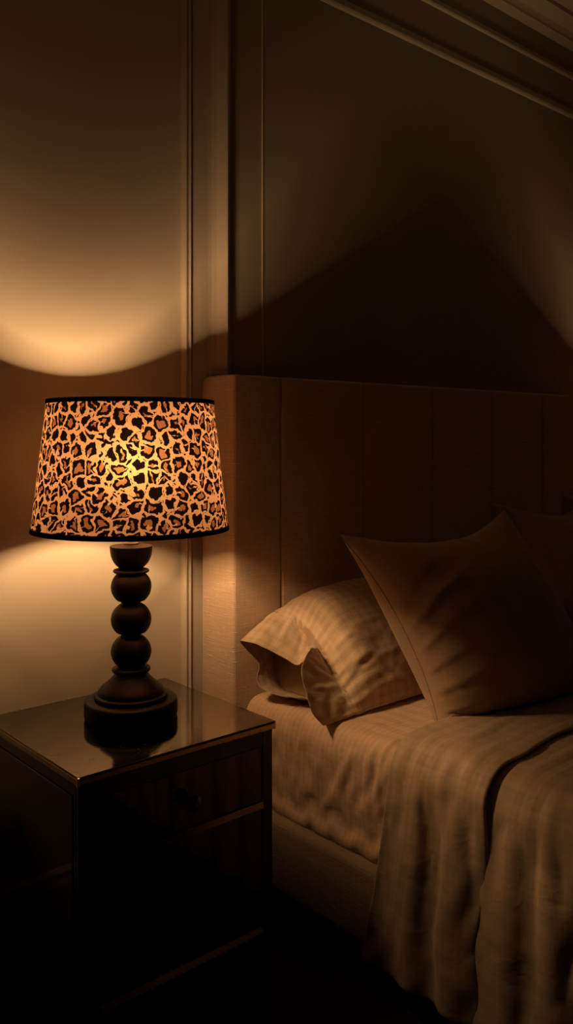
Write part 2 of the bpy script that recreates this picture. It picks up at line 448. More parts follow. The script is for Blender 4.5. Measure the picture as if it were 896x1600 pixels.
    tcn = gl.n('ShaderNodeTexCoord'); sp = gl.n('ShaderNodeSeparateXYZ'); gl.l(tcn.outputs['Normal'], sp.inputs[0])
    up = gl.map(sp.outputs[2], .68, .97, 1, .13); dn = gl.map(gl.m('MULTIPLY', sp.outputs[2], -1), .56, .93, 1, .20)
    gl.l(gl.m('MULTIPLY', up, dn), em.inputs['Strength'])
    lo = bpy.data.objects.new('bulb_light', ld); lo.location = (0, 0, bz); link(lo, t)
    return t
LAMP_W = 170.0
make_lamp(1.0425, 1.7437, 'lit table lamp with leopard print shade on black turned wooden base of stacked balls')
make_lamp(4.21, 1.735, 'leopard print table lamp on the nightstand across the bed')

# ------------------------------------------------------------------ cloth relaxation
def relax(P, E, rest, w, collide, steps=120, iters=8, g=0.0, press=0.0, tris=None, damp=.94, stiff=None, pmask=None, accel=None):
    n = len(P); i0 = E[:, 0]; i1 = E[:, 1]
    cnt = np.bincount(i0, minlength=n) + np.bincount(i1, minlength=n)
    wi = w[i0]; wj = w[i1]; ws = wi + wj + 1e-9
    st_ = np.ones(len(E)) if stiff is None else stiff
    Pold = P.copy(); G = np.array([0, 0, -g])
    om = 1.7
    inv = om / np.maximum(cnt, 1)
    for s in range(steps):
        v = (P - Pold) * damp
        Pold = P.copy()
        acc = G[None, :] * np.ones((n, 1))
        if accel is not None: acc = acc + accel
        if tris is not None and press:
            a = P[tris[:, 0]]; nn = np.cross(P[tris[:, 1]] - a, P[tris[:, 2]] - a)
            for k in range(3):
                for c in range(3): acc[:, c] += press * np.bincount(tris[:, k], weights=nn[:, c] * (pmask if pmask is not None else 1), minlength=n)
        P = P + (v + acc) * (w[:, None] > 0)
        for it in range(iters):
            d = P[i1] - P[i0]; L = np.sqrt((d * d).sum(1)) + 1e-12
            c = ((L - rest) / L / ws * st_)[:, None] * d
            for k in range(3):
                dd = np.bincount(i0, weights=c[:, k] * wi, minlength=n) - np.bincount(i1, weights=c[:, k] * wj, minlength=n)
                P[:, k] += dd * inv * 2
            if collide is not None and it % 2 == 1: P = collide(P, Pold)
    return P

def grid_edges(nu, nv, idx=lambda i, j, nv: i * nv + j, wrap_v=False):
    A = np.arange(nu * nv).reshape(nu, nv)
    E = []; kind = []
    def add(a, b, k): E.append(np.stack([a.ravel(), b.ravel()], 1)); kind.append(np.full(a.size, k))
    if wrap_v:
        R = lambda q: np.roll(A, -q, axis=1)
        add(A, R(1), 0); add(A[:-1], A[1:], 0); add(A[:-1], R(1)[1:], 1); add(A[1:], R(1)[:-1], 1)
        add(A, R(2), 2); add(A[:-2], A[2:], 2)
    else:
        add(A[:, :-1], A[:, 1:], 0); add(A[:-1], A[1:], 0); add(A[:-1, :-1], A[1:, 1:], 1); add(A[1:, :-1], A[:-1, 1:], 1)
        add(A[:, :-2], A[:, 2:], 2); add(A[:-2], A[2:], 2)
    return np.concatenate(E), np.concatenate(kind)

def grid_faces(nu, nv, wrap_v=False):
    F = []
    for i in range(nu - 1):
        for j in range(nv if wrap_v else nv - 1):
            j2 = (j + 1) % nv; F.append((i * nv + j, (i + 1) * nv + j, (i + 1) * nv + j2, i * nv + j2))
    return F

def fbm(x, y, z=0.0, o=3):
    return mnoise.fractal(Vector((x, y, z)), 1.0, 2.0, o)

def creases(Pn, Q, segs):
    """Pn: (n,2) surface coordinates; returns displacement for segments (x0,y0,x1,y1,amp,width)"""
    h = np.zeros(len(Q))
    for (a0, b0, a1, b1, amp, wd_) in segs:
        d = np.array([a1 - a0, b1 - b0]); L2 = (d * d).sum() + 1e-12
        t = ((Pn - [a0, b0]) @ d) / L2; tc_ = np.clip(t, 0, 1)
        off = Pn - (np.array([a0, b0]) + tc_[:, None] * d)
        side = (off[:, 0] * d[1] - off[:, 1] * d[0]) / math.sqrt(L2)
        dist = np.sqrt((off * off).sum(1))
        wloc = wd_ * (.55 + .7 * tc_)
        prof = np.exp(-(dist / wloc) ** 2) - .55 * np.exp(-((np.abs(side - wloc * 1.5)) / wloc) ** 2) * np.exp(-(np.maximum(0, np.maximum(-t, t - 1)) * math.sqrt(L2) / wd_) ** 2)
        h += amp * prof * (1 - .55 * tc_)
    return h

def ripple(y, s, seed):
    """fine crumple of washed cotton: warped ridges running mostly down the cloth"""
    out = np.zeros(len(y))
    for i, (a, b_) in enumerate(zip(y, s)):
        w1 = mnoise.noise(Vector((a * 4, b_ * 4, seed))) * .12
        r1 = 1 - abs(mnoise.noise(Vector(((a + w1) * 9, b_ * 3.2 + w1 * 8, seed + 5)))) * 2.6
        r2 = 1 - abs(mnoise.noise(Vector(((a + w1) * 15 + b_ * 6, b_ * 14 - a * 3, seed + 9)))) * 2.6
        out[i] = .0045 * max(0, r1) ** 2 + .0018 * max(0, r2) ** 2
    return out

def normals_of(P, F):
    F = np.array([f[:4] for f in F]); nn = np.cross(P[F[:, 2]] - P[F[:, 0]], P[F[:, 3]] - P[F[:, 1]])
    out = np.zeros_like(P)
    for k in range(4):
        for c in range(3): out[:, c] += np.bincount(F[:, k], weights=nn[:, c], minlength=len(P))
    return out / (np.linalg.norm(out, axis=1)[:, None] + 1e-12)

def subsurf(o, lv=1):
    md = o.modifiers.new('subdivision', 'SUBSURF'); md.levels = lv; md.render_levels = lv
def thick(o, t, off=-1):
    md = o.modifiers.new('thickness', 'SOLIDIFY'); md.thickness = t; md.offset = off

# ------------------------------------------------------------------ bed
BX0, BX1 = 1.50, 3.46          # mattress sides
ZT = .540                       # mattress top
HB = 1.891                      # headboard front
bed = empty('bed', (2.48, .9, 0))
tag(bed, 'wide upholstered bed with tall linen headboard and low padded side rail', 'bed')
bo = (2.48, .9, 0)
hb = box('headboard', M['linen'], bed, 1.454, 3.52, HB + .008, WY - .015, .05, 1.459, bev=.022, seg=4, off=bo, smooth=True)
edges_x = [1.456, 1.634, 1.985, 2.335, 2.685, 3.035, 3.340, 3.518]
for a, c in zip(edges_x[:-1], edges_x[1:]):
    bm = bmesh.new(); add_box(bm, a, c, HB - .010, HB + .03, .05, 1.457, bev=.010, seg=4, off=bo)
    p = obj_bm('headboard_panel', bm, M['linen'], hb, True)
for sx in (1.458, 3.44):
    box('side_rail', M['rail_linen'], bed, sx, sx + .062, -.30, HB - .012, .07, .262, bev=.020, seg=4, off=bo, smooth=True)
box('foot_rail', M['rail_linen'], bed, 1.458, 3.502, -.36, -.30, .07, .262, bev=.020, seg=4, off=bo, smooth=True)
for lx in (1.50, 3.42):
    for ly in (-.3, 1.8):
        box('leg', M['black'], bed, lx, lx + .05, ly, ly + .05, 0, .075, off=bo)
# mattress
mt = box('mattress', simple('mattress_ticking', (.4, .33, .26), .9), None, BX0 + .012, BX1 - .012, -.28, HB - .03, .264, ZT - .014, bev=.05, seg=5, smooth=True)
tag(mt, 'thick mattress lying on the upholstered bed base, covered by the fitted sheet', 'mattress')

def prof_push(P, x0, z0, r, y1=None):
    """keep points outside a long rounded slab whose left face is x0 and top is z0"""
    x = P[:, 0]; z = P[:, 2]; cx, cz = x0 + r, z0 - r
    dx = x - cx; dz = z - cz; L = np.sqrt(dx * dx + dz * dz) + 1e-9
    corner = (dx < 0) & (dz > 0)
    ins = corner & (L < r)
    P[ins, 0] = (cx + dx / L * r)[ins]; P[ins, 2] = (cz + dz / L * r)[ins]
    rest = ~corner & (x > x0) & (z < z0)
    left = rest & ((x - x0) < (z0 - z)); top = rest & ~left
    P[left, 0] = x0; P[top, 2] = z0
    return P

# fitted sheet: draped from mid-bed over the left edge, tucked behind the rail
def make_sheet():
    nu, nv = 64, 150
    ylo, yhi = .55, HB - .012
    top_w = .62; side_h = ZT - .262 + .01
    r = .055
    arc_l = PI / 2 * r
    L = (top_w - r) + arc_l + (side_h - r)
    P = np.zeros((nu * nv, 3)); U = np.zeros((nu * nv, 2))
    for i in range(nu):
        s = L * i / (nu - 1)
        if s < top_w - r: x, z = BX0 + top_w - s, ZT
        elif s < top_w - r + arc_l:
            a = (s - (top_w - r)) / r; x, z = BX0 + r - r * math.sin(a), ZT - r + r * math.cos(a)
        else: x, z = BX0, ZT - r - (s - (top_w - r) - arc_l)
        for j in range(nv):
            y = ylo + (yhi - ylo) * j / (nv - 1)
            amp = .003 * min(1, max(0, (s - .35) / .3))
            P[i * nv + j] = (x - amp * abs(fbm(y * 9 + z * 3, z * 2, 3)), y, z + .0 if z < ZT - .01 else z + .002 * abs(fbm(x * 4, y * 7, 1)))
            U[i * nv + j] = (s, y)
    E, kd = grid_edges(nu, nv)
    base = P.copy()
    d = base[E[:, 1]] - base[E[:, 0]]; rest = np.sqrt((d * d).sum(1))
    dy = np.abs(d[:, 1]) > np.abs(d[:, 0]) + np.abs(d[:, 2])
    rest = np.where(dy, rest * 1.035, rest * 1.008)
    stiff = np.where(kd == 2, .25, np.where(kd == 1, .5, 1.0))
    w = np.ones(nu * nv); A = np.arange(nu * nv).reshape(nu, nv)
    w[A[0]] = 0; w[A[-1]] = 0; w[A[:, 0]] = 0; w[A[:, -1]] = 0
    P += rng.normal(0, .0008, P.shape) * (w[:, None] > 0)
    def collide(Q, O):
        return prof_push(Q, BX0 + .001, ZT, r)
    P = relax(P, E, rest, w, collide, 60, 8, g=.00006, stiff=stiff, damp=.85)
    segs = [(1.366, .56, 1.372, .74, .011, .010), (1.40, .60, 1.43, .80, .006, .014), (1.30, .57, 1.33, .78, .007, .013),
            (1.47, .63, 1.52, .80, .005, .016), (1.60, .60, 1.55, .78, .007, .015), (1.68, .66, 1.62, .82, .006, .014), (1.75, .62, 1.77, .80, .006, .015),
            (1.54, .56, 1.40, .50, .004, .018), (1.25, .58, 1.26, .80, .006, .012), (1.64, .56, 1.66, .70, .004, .012), (1.44, .57, 1.36, .68, .004, .009)]
    Un = U[:, ::-1]; h = creases(Un, P, segs) + ripple(U[:, 1], U[:, 0], 4) * np.clip((U[:, 0] - .25) / .3, .35, 1); nn_ = normals_of(P, grid_faces(nu, nv))
    sgn = -np.sign(nn_[(nu - 3) * nv + nv // 2, 0]); P = P + nn_ * (sgn * h * np.clip((L - .02 - U[:, 0]) / .09, 0, 1))[:, None]
    o = obj_arr('fitted_sheet', P, grid_faces(nu, nv), M['sheet'], mt, U)
    subsurf(o, 1)
    return o
make_sheet()

# ---- duvet
DX = 1.462; DZ = .578
DR = .085
def drape(name, mat, parent, ya, yb, dy, off, hem, top_w, comp, seed, nu, wave, thickn, yshift_top, yshift_hem, steps=110, segs=None, wig=0):
    """cloth hanging down the left side of the bed; ya..yb along the bed"""
    r = DR; rs = np.random.default_rng(seed)
    x0 = DX - off; z0 = DZ + off
    arc_l = PI / 2 * r; side = z0 - r - hem
    L = (top_w - r) + arc_l + side
    nv = int((yb - ya) / dy) + 1
    P = np.zeros((nu * nv, 3)); U = np.zeros((nu * nv, 2)); B = np.zeros((nu * nv, 3))
    for i in range(nu):
        s = L * i / (nu - 1)
        if s < top_w - r: x, z, nx, nz = x0 + top_w - s, z0, 0, 1
        elif s < top_w - r + arc_l:
            a = (s - (top_w - r)) / r; x, z = x0 + r - r * math.sin(a), z0 - r + r * math.cos(a); nx, nz = -math.sin(a), math.cos(a)
        else: x, z, nx, nz = x0, z0 - r - (s - (top_w - r) - arc_l), -1, 0
        f = max(0, (s - (top_w - r)) / (L - top_w + r))
        for j in range(nv):
            g_ = j / (nv - 1)
            y = ya + (yb - ya) * g_
            y += (yshift_top[0] * (1 - f) + yshift_hem[0] * f) * (1 - g_) + (yshift_top[1] * (1 - f) + yshift_hem[1] * f ** 1.3) * g_
            y += (1 - g_) * (wig * math.sin(s * 8.5 + 1) + .6 * wig * math.sin(s * 21))
            h = wave(y, s, f)
            P[i * nv + j] = (x + nx * h, y, z + nz * h); B[i * nv + j] = (x, y, z); U[i * nv + j] = (ya + (yb - ya) * g_, s)
    E, kd = grid_edges(nu, nv)
    d = B[E[:, 1]] - B[E[:, 0]]; rest = np.sqrt((d * d).sum(1))
    dyy = np.abs(d[:, 1]) > np.abs(d[:, 0]) + np.abs(d[:, 2])
    rest = np.where(dyy, rest * comp, rest * 1.012)
    stiff = np.where(kd == 2, .35, np.where(kd == 1, .5, 1.0))
    w = np.ones(nu * nv); A = np.arange(nu * nv).reshape(nu, nv); w[A[0]] = 0
    w[A[:, 0]] = .05; w[A[:, -1]] = .05
    P += rs.normal(0, .0012, P.shape)
    yl = P[:, 1].copy()
    def collide(Q, O):
        Q = prof_push(Q, x0 + .004, z0 - .004, r)
        Q[:, 0] = np.maximum(Q[:, 0], x0 - .075)
        Q[:, 1] += (yl - Q[:, 1]) * .03
        Q[:, 2] = np.maximum(Q[:, 2], .03)
        return Q
    P = relax(P, E, rest, w, collide, steps, 8, g=.00010, stiff=stiff, damp=.88)
    if segs:
        h = creases(U, P, segs) + ripple(U[:, 0], U[:, 1], seed) * np.clip((U[:, 1] - top_w + .5) / .5, .3, 1); nn_ = normals_of(P, grid_faces(nu, nv)); sgn = -np.sign(nn_[(nu - 20) * nv + nv // 2, 0])
        P = P + nn_ * (sgn * h)[:, None]
    o = obj_arr(name, P, grid_faces(nu, nv), mat, parent, U)
    if thickn: thick(o, thickn, -1)
    subsurf(o, 1)
    return o, P.reshape(nu, nv, 3)

def wave_main(y, s, f):
    h = .006 * abs(fbm(y * 5, s * 3, 7)) + f * .020 * max(0, fbm(y * 4.3 + .6 * f, s * .8, 2)) + .027 * math.exp(-((y - .988) / .046) ** 2) + .012 * math.exp(-((y - .90) / .06) ** 2) * (1 - .4 * f)
    h += .010 * math.exp(-((y - .80 - .12 * f) / .03) ** 2) * min(1, f * 2)
    return h
def wave_cuff(y, s, f):
    h = .004 * abs(fbm(y * 7, s * 2.5, 9))
    h += f * .024 * math.exp(-((y - 1.115 + .02 * f) / .030) ** 2) + f * .012 * math.exp(-((y - 1.23) / .03) ** 2) + .006 * math.exp(-((y - 1.18) / .05) ** 2)
    return h
duvet, Pd = drape('duvet', M['duvet'], None, -.34, 1.19, .0135, 0, .11, 1.9, 1.035, 3, 120, wave_main, .012, (0, 0), (0, .0),
    segs=[(.90, 1.85, .86, 2.3, .008, .016), (.78, 1.95, .84, 2.2, .007, .014), (.70, 1.9, .64, 2.35, .009, .02), (.97, 1.9, .96, 2.3, .006, .012), (.55, 1.88, .60, 2.3, .009, .02),
          (.86, 1.78, .78, 1.86, .005, .012), (.93, 1.70, .85, 1.74, .005, .012), (.75, 2.05, .66, 2.12, .004, .010), (.45, 1.9, .40, 2.35, .009, .02)])
tag(duvet, 'check woven beige duvet spread over the bed and hanging down its near side', 'duvet')
cuff, Pc = drape('turned_back_cuff', M['duvet'], duvet, 1.035, 1.285, .0105, .016, .115, 1.9, 1.05, 5, 130, wave_cuff, .008, (0, 0), (-.005, .085), wig=.010,
    segs=[(1.275, 1.83, 1.245, 1.95, .006, .009), (1.27, 1.98, 1.24, 2.06, .005, .008), (1.272, 2.10, 1.235, 2.20, .005, .009), (1.20, 1.9, 1.17, 2.3, .007, .014), (1.12, 2.0, 1.10, 2.36, .010, .012),
          (1.16, 1.80, 1.12, 2.0, .005, .012), (1.27, 2.22, 1.24, 2.34, .006, .009), (1.24, 1.78, 1.21, 1.88, .004, .009), (1.10, 1.72, 1.08, 1.92, .005, .01)])
cuff['label'] = 'folded back top band of the duvet'
# stitched line near the cuff's head-side edge
nu_c, nv_c = Pc.shape[:2]
js = nv_c - 4
P = []; F = []
for i in range(40, nu_c):
    c = Vector(Pc[i, js]); a = (Vector(Pc[i, js + 1]) - Vector(Pc[i, js - 1])).normalized()
    tt = (Vector(Pc[min(i + 1, nu_c - 1), js]) - Vector(Pc[i - 1, js])).normalized(); nn = tt.cross(a).normalized()
    if nn.x > .2 or nn.z < -.2: nn = -nn
    c += nn * .0012
    for q in range(6):
        an = 2 * PI * q / 6; P.append(c + (a * math.cos(an) + nn * math.sin(an)) * .0011)
m_ = nu_c - 40
for i in range(m_ - 1):
    for q in range(6): F.append((i * 6 + q, i * 6 + (q + 1) % 6, (i + 1) * 6 + (q + 1) % 6, (i + 1) * 6 + q))
obj_arr('stitching', P, F, M['cord'], cuff)

# ---- sleeping pillow with open cuff end
def smooth_poly(pts, n, closed=False):
    pts = [Vector(p) for p in pts]
    dense = []
    for i in range(len(pts) - 1):
        p0 = pts[max(i - 1, 0)]; p1 = pts[i]; p2 = pts[i + 1]; p3 = pts[min(i + 2, len(pts) - 1)]
        for k in range(12):
            t = k / 12
            dense.append(.5 * ((2 * p1) + (p2 - p0) * t + (2 * p0 - 5 * p1 + 4 * p2 - p3) * t * t + (3 * p1 - p0 - 3 * p2 + p3) * t ** 3))
    dense.append(pts[-1])
    L = [0]
    for a, b_ in zip(dense[:-1], dense[1:]): L.append(L[-1] + (b_ - a).length)
    out = []; k = 0
    for i in range(n):
        s = L[-1] * i / n
        while L[k + 1] < s: k += 1
        f = (s - L[k]) / max(1e-9, L[k + 1] - L[k]); out.append(dense[k].lerp(dense[k + 1], f))
    return out

def make_pillow():
    rimU = [(1.452, 1.85, .712), (1.464, 1.80, .713), (1.483, 1.77, .699), (1.508, 1.73, .680), (1.526, 1.70, .662), (1.536, 1.68, .675), (1.548, 1.66, .714),
            (1.499, 1.632, .707), (1.465, 1.61, .691), (1.449, 1.59, .665), (1.448, 1.57, .618), (1.455, 1.555, .579), (1.485, 1.55, .547)]
    rimL = [(1.485, 1.55, .547), (1.521, 1.60, .553), (1.543, 1.67, .575), (1.530, 1.70, .575), (1.512, 1.76, .575), (1.500, 1.81, .580), (1.494, 1.825, .601), (1.518, 1.845, .635), (1.488, 1.852, .674), (1.452, 1.85, .712)]
    seamU = [(1.585, 1.872, .765), (1.590, 1.85, .775), (1.606, 1.80, .757), (1.620, 1.74, .712), (1.612, 1.67, .660), (1.603, 1.60, .604), (1.598, 1.57, .574), (1.607, 1.555, .545)]
    seamL = [(1.607, 1.555, .545), (1.60, 1.62, .545), (1.60, 1.74, .545), (1.60, 1.84, .550), (1.59, 1.868, .60), (1.585, 1.874, .68), (1.585, 1.872, .765)]
    def body(x, k, y0=1.552, top=.826, dy=0):
        zb = .545; zt = zb + (top - zb) * k
        f = lambda z: zb + (z - zb) * k
        U_ = [(x, 1.872, f(.775)), (x, 1.855, f(.806)), (x, 1.80, f(.826)), (x, 1.735, f(.815)), (x, 1.665, f(.765)), (x, 1.605, f(.69)), (x, y0 + .012, f(.61)), (x, y0, f(.553))]
        L_ = [(x, y0, f(.553)), (x, 1.60, zb), (x, 1.74, zb), (x, 1.84, zb), (x, 1.874, f(.60)), (x, 1.878, f(.68)), (x, 1.872, f(.775))]
        return U_, L_
    rings = [(rimU, rimL), (seamU, seamL), body(1.665, .97), body(1.76, 1.03), body(1.90, 1.05), body(2.06, 1.0), body(2.17, .85), body(2.235, .5), body(2.26, .12)]
    nuU, nuL = 56, 36; nv = nuU + nuL
    R = [smooth_poly(u, nuU) + smooth_poly(l, nuL) for u, l in rings]
    # resample along the pillow
    seg = [9, 6, 8, 10, 11, 8, 5, 4]
    rows = []
    K = len(R)
    for i in range(K - 1):
        for k in range(seg[i]):
            t = k / seg[i]; row = []
            for j in range(nv):
                p0 = R[max(i - 1, 0)][j]; p1 = R[i][j]; p2 = R[i + 1][j]; p3 = R[min(i + 2, K - 1)][j]
                if i == 0: row.append(p1.lerp(p2, t)); continue
                if i == 1: p0 = p1 - (p2 - p1)
                row.append(.5 * ((2 * p1) + (p2 - p0) * t + (2 * p0 - 5 * p1 + 4 * p2 - p3) * t * t + (3 * p1 - p0 - 3 * p2 + p3) * t ** 3))
            rows.append(row)
    rows.append(R[-1]); nu = len(rows)
    P = np.array([[tuple(v) for v in r] for r in rows]).reshape(-1, 3)
    E, kd = grid_edges(nu, nv, wrap_v=True)
    d = P[E[:, 1]] - P[E[:, 0]]; L = np.sqrt((d * d).sum(1))
    sm = seg[0]; ri = E[:, 0] // nv
    along_ring = (E[:, 0] // nv) == (E[:, 1] // nv)
    rest = np.where(along_ring, L * 1.035, L * 1.02)
    rest = np.where(ri < sm, L * 1.03, rest)
    rest = np.where((ri == sm) & along_ring, L * .985, rest)      # tight seam
    stiff = np.where(kd == 2, .22, np.where(kd == 1, .5, 1.0))
    w = np.ones(nu * nv); w[:nv] = .0; w[-nv:] = 0
    w[nv:2 * nv] = .3
    tr = []
    for (a, b_, c, e) in grid_faces(nu, nv, True): tr += [(a, c, b_), (a, e, c)]
    tr = np.array(tr)
    cen = P.mean(0); a = P[tr[:, 0]]; nn = np.cross(P[tr[:, 1]] - a, P[tr[:, 2]] - a)
    if ((a - cen) * nn).sum() < 0: tr = tr[:, ::-1]
    pm = ((tr.min(1) // nv) >= sm).astype(float)
    P0 = P.copy()
    P += rng.normal(0, .0010, P.shape) * (w[:, None] > 0)
    def collide(Q, O):
        Q[:, 2] = np.maximum(Q[:, 2], .5460); Q[:, 1] = np.minimum(Q[:, 1], 1.880)
        Q += (P0 - Q) * .012
        return Q
    P = relax(P, E, rest, w, collide, 70, 8, g=.00003, press=.22, tris=tr, pmask=pm, stiff=stiff, damp=.85)
    U = np.zeros((nu * nv, 2))
    for i in range(nu):
        for j in range(nv): U[i * nv + j] = (np.mean(P0[i * nv:(i + 1) * nv, 0]), j / nv * 1.0)
    sr = slice(sm * nv, (sm + 1) * nv); P[sr] += (P[sr].mean(0) - P[sr]) * .022
    rr = (np.arange(nu * nv) // nv).astype(float); cc_ = (np.arange(nu * nv) % nv).astype(float)
    SP = np.stack([rr * .011, cc_ * .0095], 1)           # rough metric: rows .011 m, columns .0095 m
    c_ = lambda r0, k0, r1, k1, a, w_: (r0 * .011, k0 * .0095, r1 * .011, k1 * .0095, a, w_)
    segs = [c_(2, 12, 10, 10, .009, .009), c_(1, 21, 9, 18, .011, .010), c_(5, 27, 14, 30, -.008, .010), c_(2, 33, 12, 36, .007, .009), c_(3, 44, 13, 43, .008, .009), c_(8, 48, 20, 46, .008, .011),
            c_(10, 40, 24, 40, .009, .014), c_(9, 34, 20, 31, .006, .012), c_(9, 24, 24, 22, .005, .014), c_(10, 52, 26, 49, .007, .012), c_(9, 16, 22, 15, .004, .012), c_(2, 62, 9, 64, .008, .009), c_(1, 72, 8, 75, .009, .010),
            c_(16, 44, 34, 38, .006, .013), c_(10, 46, 18, 41, -.006, .009), c_(20, 30, 40, 26, .003, .014), c_(1, 38, 6, 41, -.006, .008), c_(2, 48, 7, 50, .006, .007)]
    h = creases(SP, P, segs) * .65 + ripple(SP[:, 1] * 1.3, SP[:, 0], 31) * .55
    nn_ = normals_of(P, grid_faces(nu, nv, True)); k = 30 * nv + 20
    sgn = np.sign((nn_[k] * (P[k] - P.mean(0))).sum()); P = P + nn_ * (sgn * h)[:, None]
    P[:, 2] = np.maximum(P[:, 2], .5460)
    o = obj_arr('pillow', P, grid_faces(nu, nv, True), M['pillow'], None, U)
    thick(o, .0022, 0)
    subsurf(o, 1)
    tag(o, 'plump checked beige sleeping pillow with open cuff end lying against the headboard', 'pillow')
    # the stuffing seen inside the open end
    ring = P.reshape(nu, nv, 3)[sm + 1]; c = ring.mean(0)
    PP = []; FF = []
    for k, f in enumerate((.97, .8, .5, .2)):
        for j in range(nv):
            q = c + (ring[j] - c) * f; PP.append((q[0] - .02 * (1 - f), q[1], q[2]))
    for k in range(3):
        for j in range(nv): FF.append((k * nv + j, k * nv + (j + 1) % nv, (k + 1) * nv + (j + 1) % nv, (k + 1) * nv + j))
    FF.append(tuple(3 * nv + j for j in range(nv)))
    ins = obj_arr('pillow_insert', PP, FF, M['sham'], o, [(p[1], p[2]) for p in PP])
    # cuff stitching just behind the seam
    row = P.reshape(nu, nv, 3)[sm]; row2 = P.reshape(nu, nv, 3)[sm + 1]
    PP = []; FF = []
    for j in range(nv):
        p = Vector(row[j]); tt = (Vector(row[(j + 1) % nv]) - Vector(row[j - 1])).normalized()
        ax = (Vector(row2[j]) - p).normalized(); nn = tt.cross(ax).normalized()
        if nn.dot(p - Vector(c)) < 0: nn = -nn
        p = p + nn * .0013
        for q in range(6):
            an = 2 * PI * q / 6; PP.append(p + (ax * math.cos(an) + nn * math.sin(an)) * .0014)
    for j in range(nv):
        for q in range(6): FF.append((j * 6 + q, j * 6 + (q + 1) % 6, ((j + 1) % nv) * 6 + (q + 1) % 6, ((j + 1) % nv) * 6 + q))
    obj_arr('stitching', PP, FF, M['cord'], o)
    return o
make_pillow()

# ---- square shams
def sham_mesh(seed, n=58, size=.56, planes=(), press=.5, sag=.03):
    """two square layers sewn round the edge and inflated; returns arrays in local units (x right, y up, z out)"""
    rs = np.random.default_rng(seed)
    idx = -np.ones((2, n, n), dtype=int); P = []; U = []
    fl = 0                                     # flange width in cells
    for L in range(2):
        for i in range(n):
            for j in range(n):
                edge = min(i, j, n - 1 - i, n - 1 - j)
                if L == 1 and edge <= fl: idx[1, i, j] = idx[0, i, j]; continue
                idx[L, i, j] = len(P)
                x = (i / (n - 1) - .5) * size; y = (j / (n - 1) - .5) * size
                z = (.012 if L == 0 else -.012) * min(1, max(0, edge - fl) / 5)
                P.append((x, y, z)); U.append((x + L * 2, y))
    P = np.array(P); h = size / (n - 1)
    E = []; kd = []; F = []
    for L in range(2):
        A = idx[L]
        def add(a, b_, k):
            a = a.ravel(); b_ = b_.ravel(); E.append(np.stack([a, b_], 1)); kd.append(np.full(a.size, k))
        add(A[:, :-1], A[:, 1:], 0); add(A[:-1], A[1:], 0); add(A[:-1, :-1], A[1:, 1:], 1); add(A[1:, :-1], A[:-1, 1:], 1)
        add(A[:, :-2], A[:, 2:], 2); add(A[:-2], A[2:], 2)
        for i in range(n - 1):
            for j in range(n - 1):
                q = (A[i, j], A[i + 1, j], A[i + 1, j + 1], A[i, j + 1])
                edge = min(i, j, n - 2 - i, n - 2 - j)
                if L == 1:
                    if edge < fl: continue
                    q = q[::-1]
                F.append(q)
    E = np.concatenate(E); kd = np.concatenate(kd)
    Eu = np.sort(E, 1); Eu, ui = np.unique(Eu, axis=0, return_index=True); kd = kd[ui]
    k = np.array([1.0, 2 ** .5, 2.0])[kd] * h
    stiff = np.where(kd == 2, .18, np.where(kd == 1, .45, 1.0))
    tr = []
    for q in F: tr += [(q[0], q[1], q[2]), (q[0], q[2], q[3])]
    tr = np.array(tr)
    P += rs.normal(0, .0015, P.shape)
    w = np.ones(len(P))
    def collide(Q, O):
        for (nx, ny, nz, c) in planes:
            dd = Q[:, 0] * nx + Q[:, 1] * ny + Q[:, 2] * nz - c
            bad = dd < 0
            Q[bad] -= dd[bad][:, None] * np.array([nx, ny, nz])
        return Q
    acc = np.zeros_like(P); acc[:, 1] = -sag * .002
    P = relax(P, Eu, k, w, collide, 130, 7, press=press, tris=tr, stiff=stiff, damp=.86)
    P = relax(P, Eu, k, w, collide, 40, 7, press=press * .55, tris=tr, stiff=stiff, damp=.8)
    return P, F, np.array(U), idx, fl

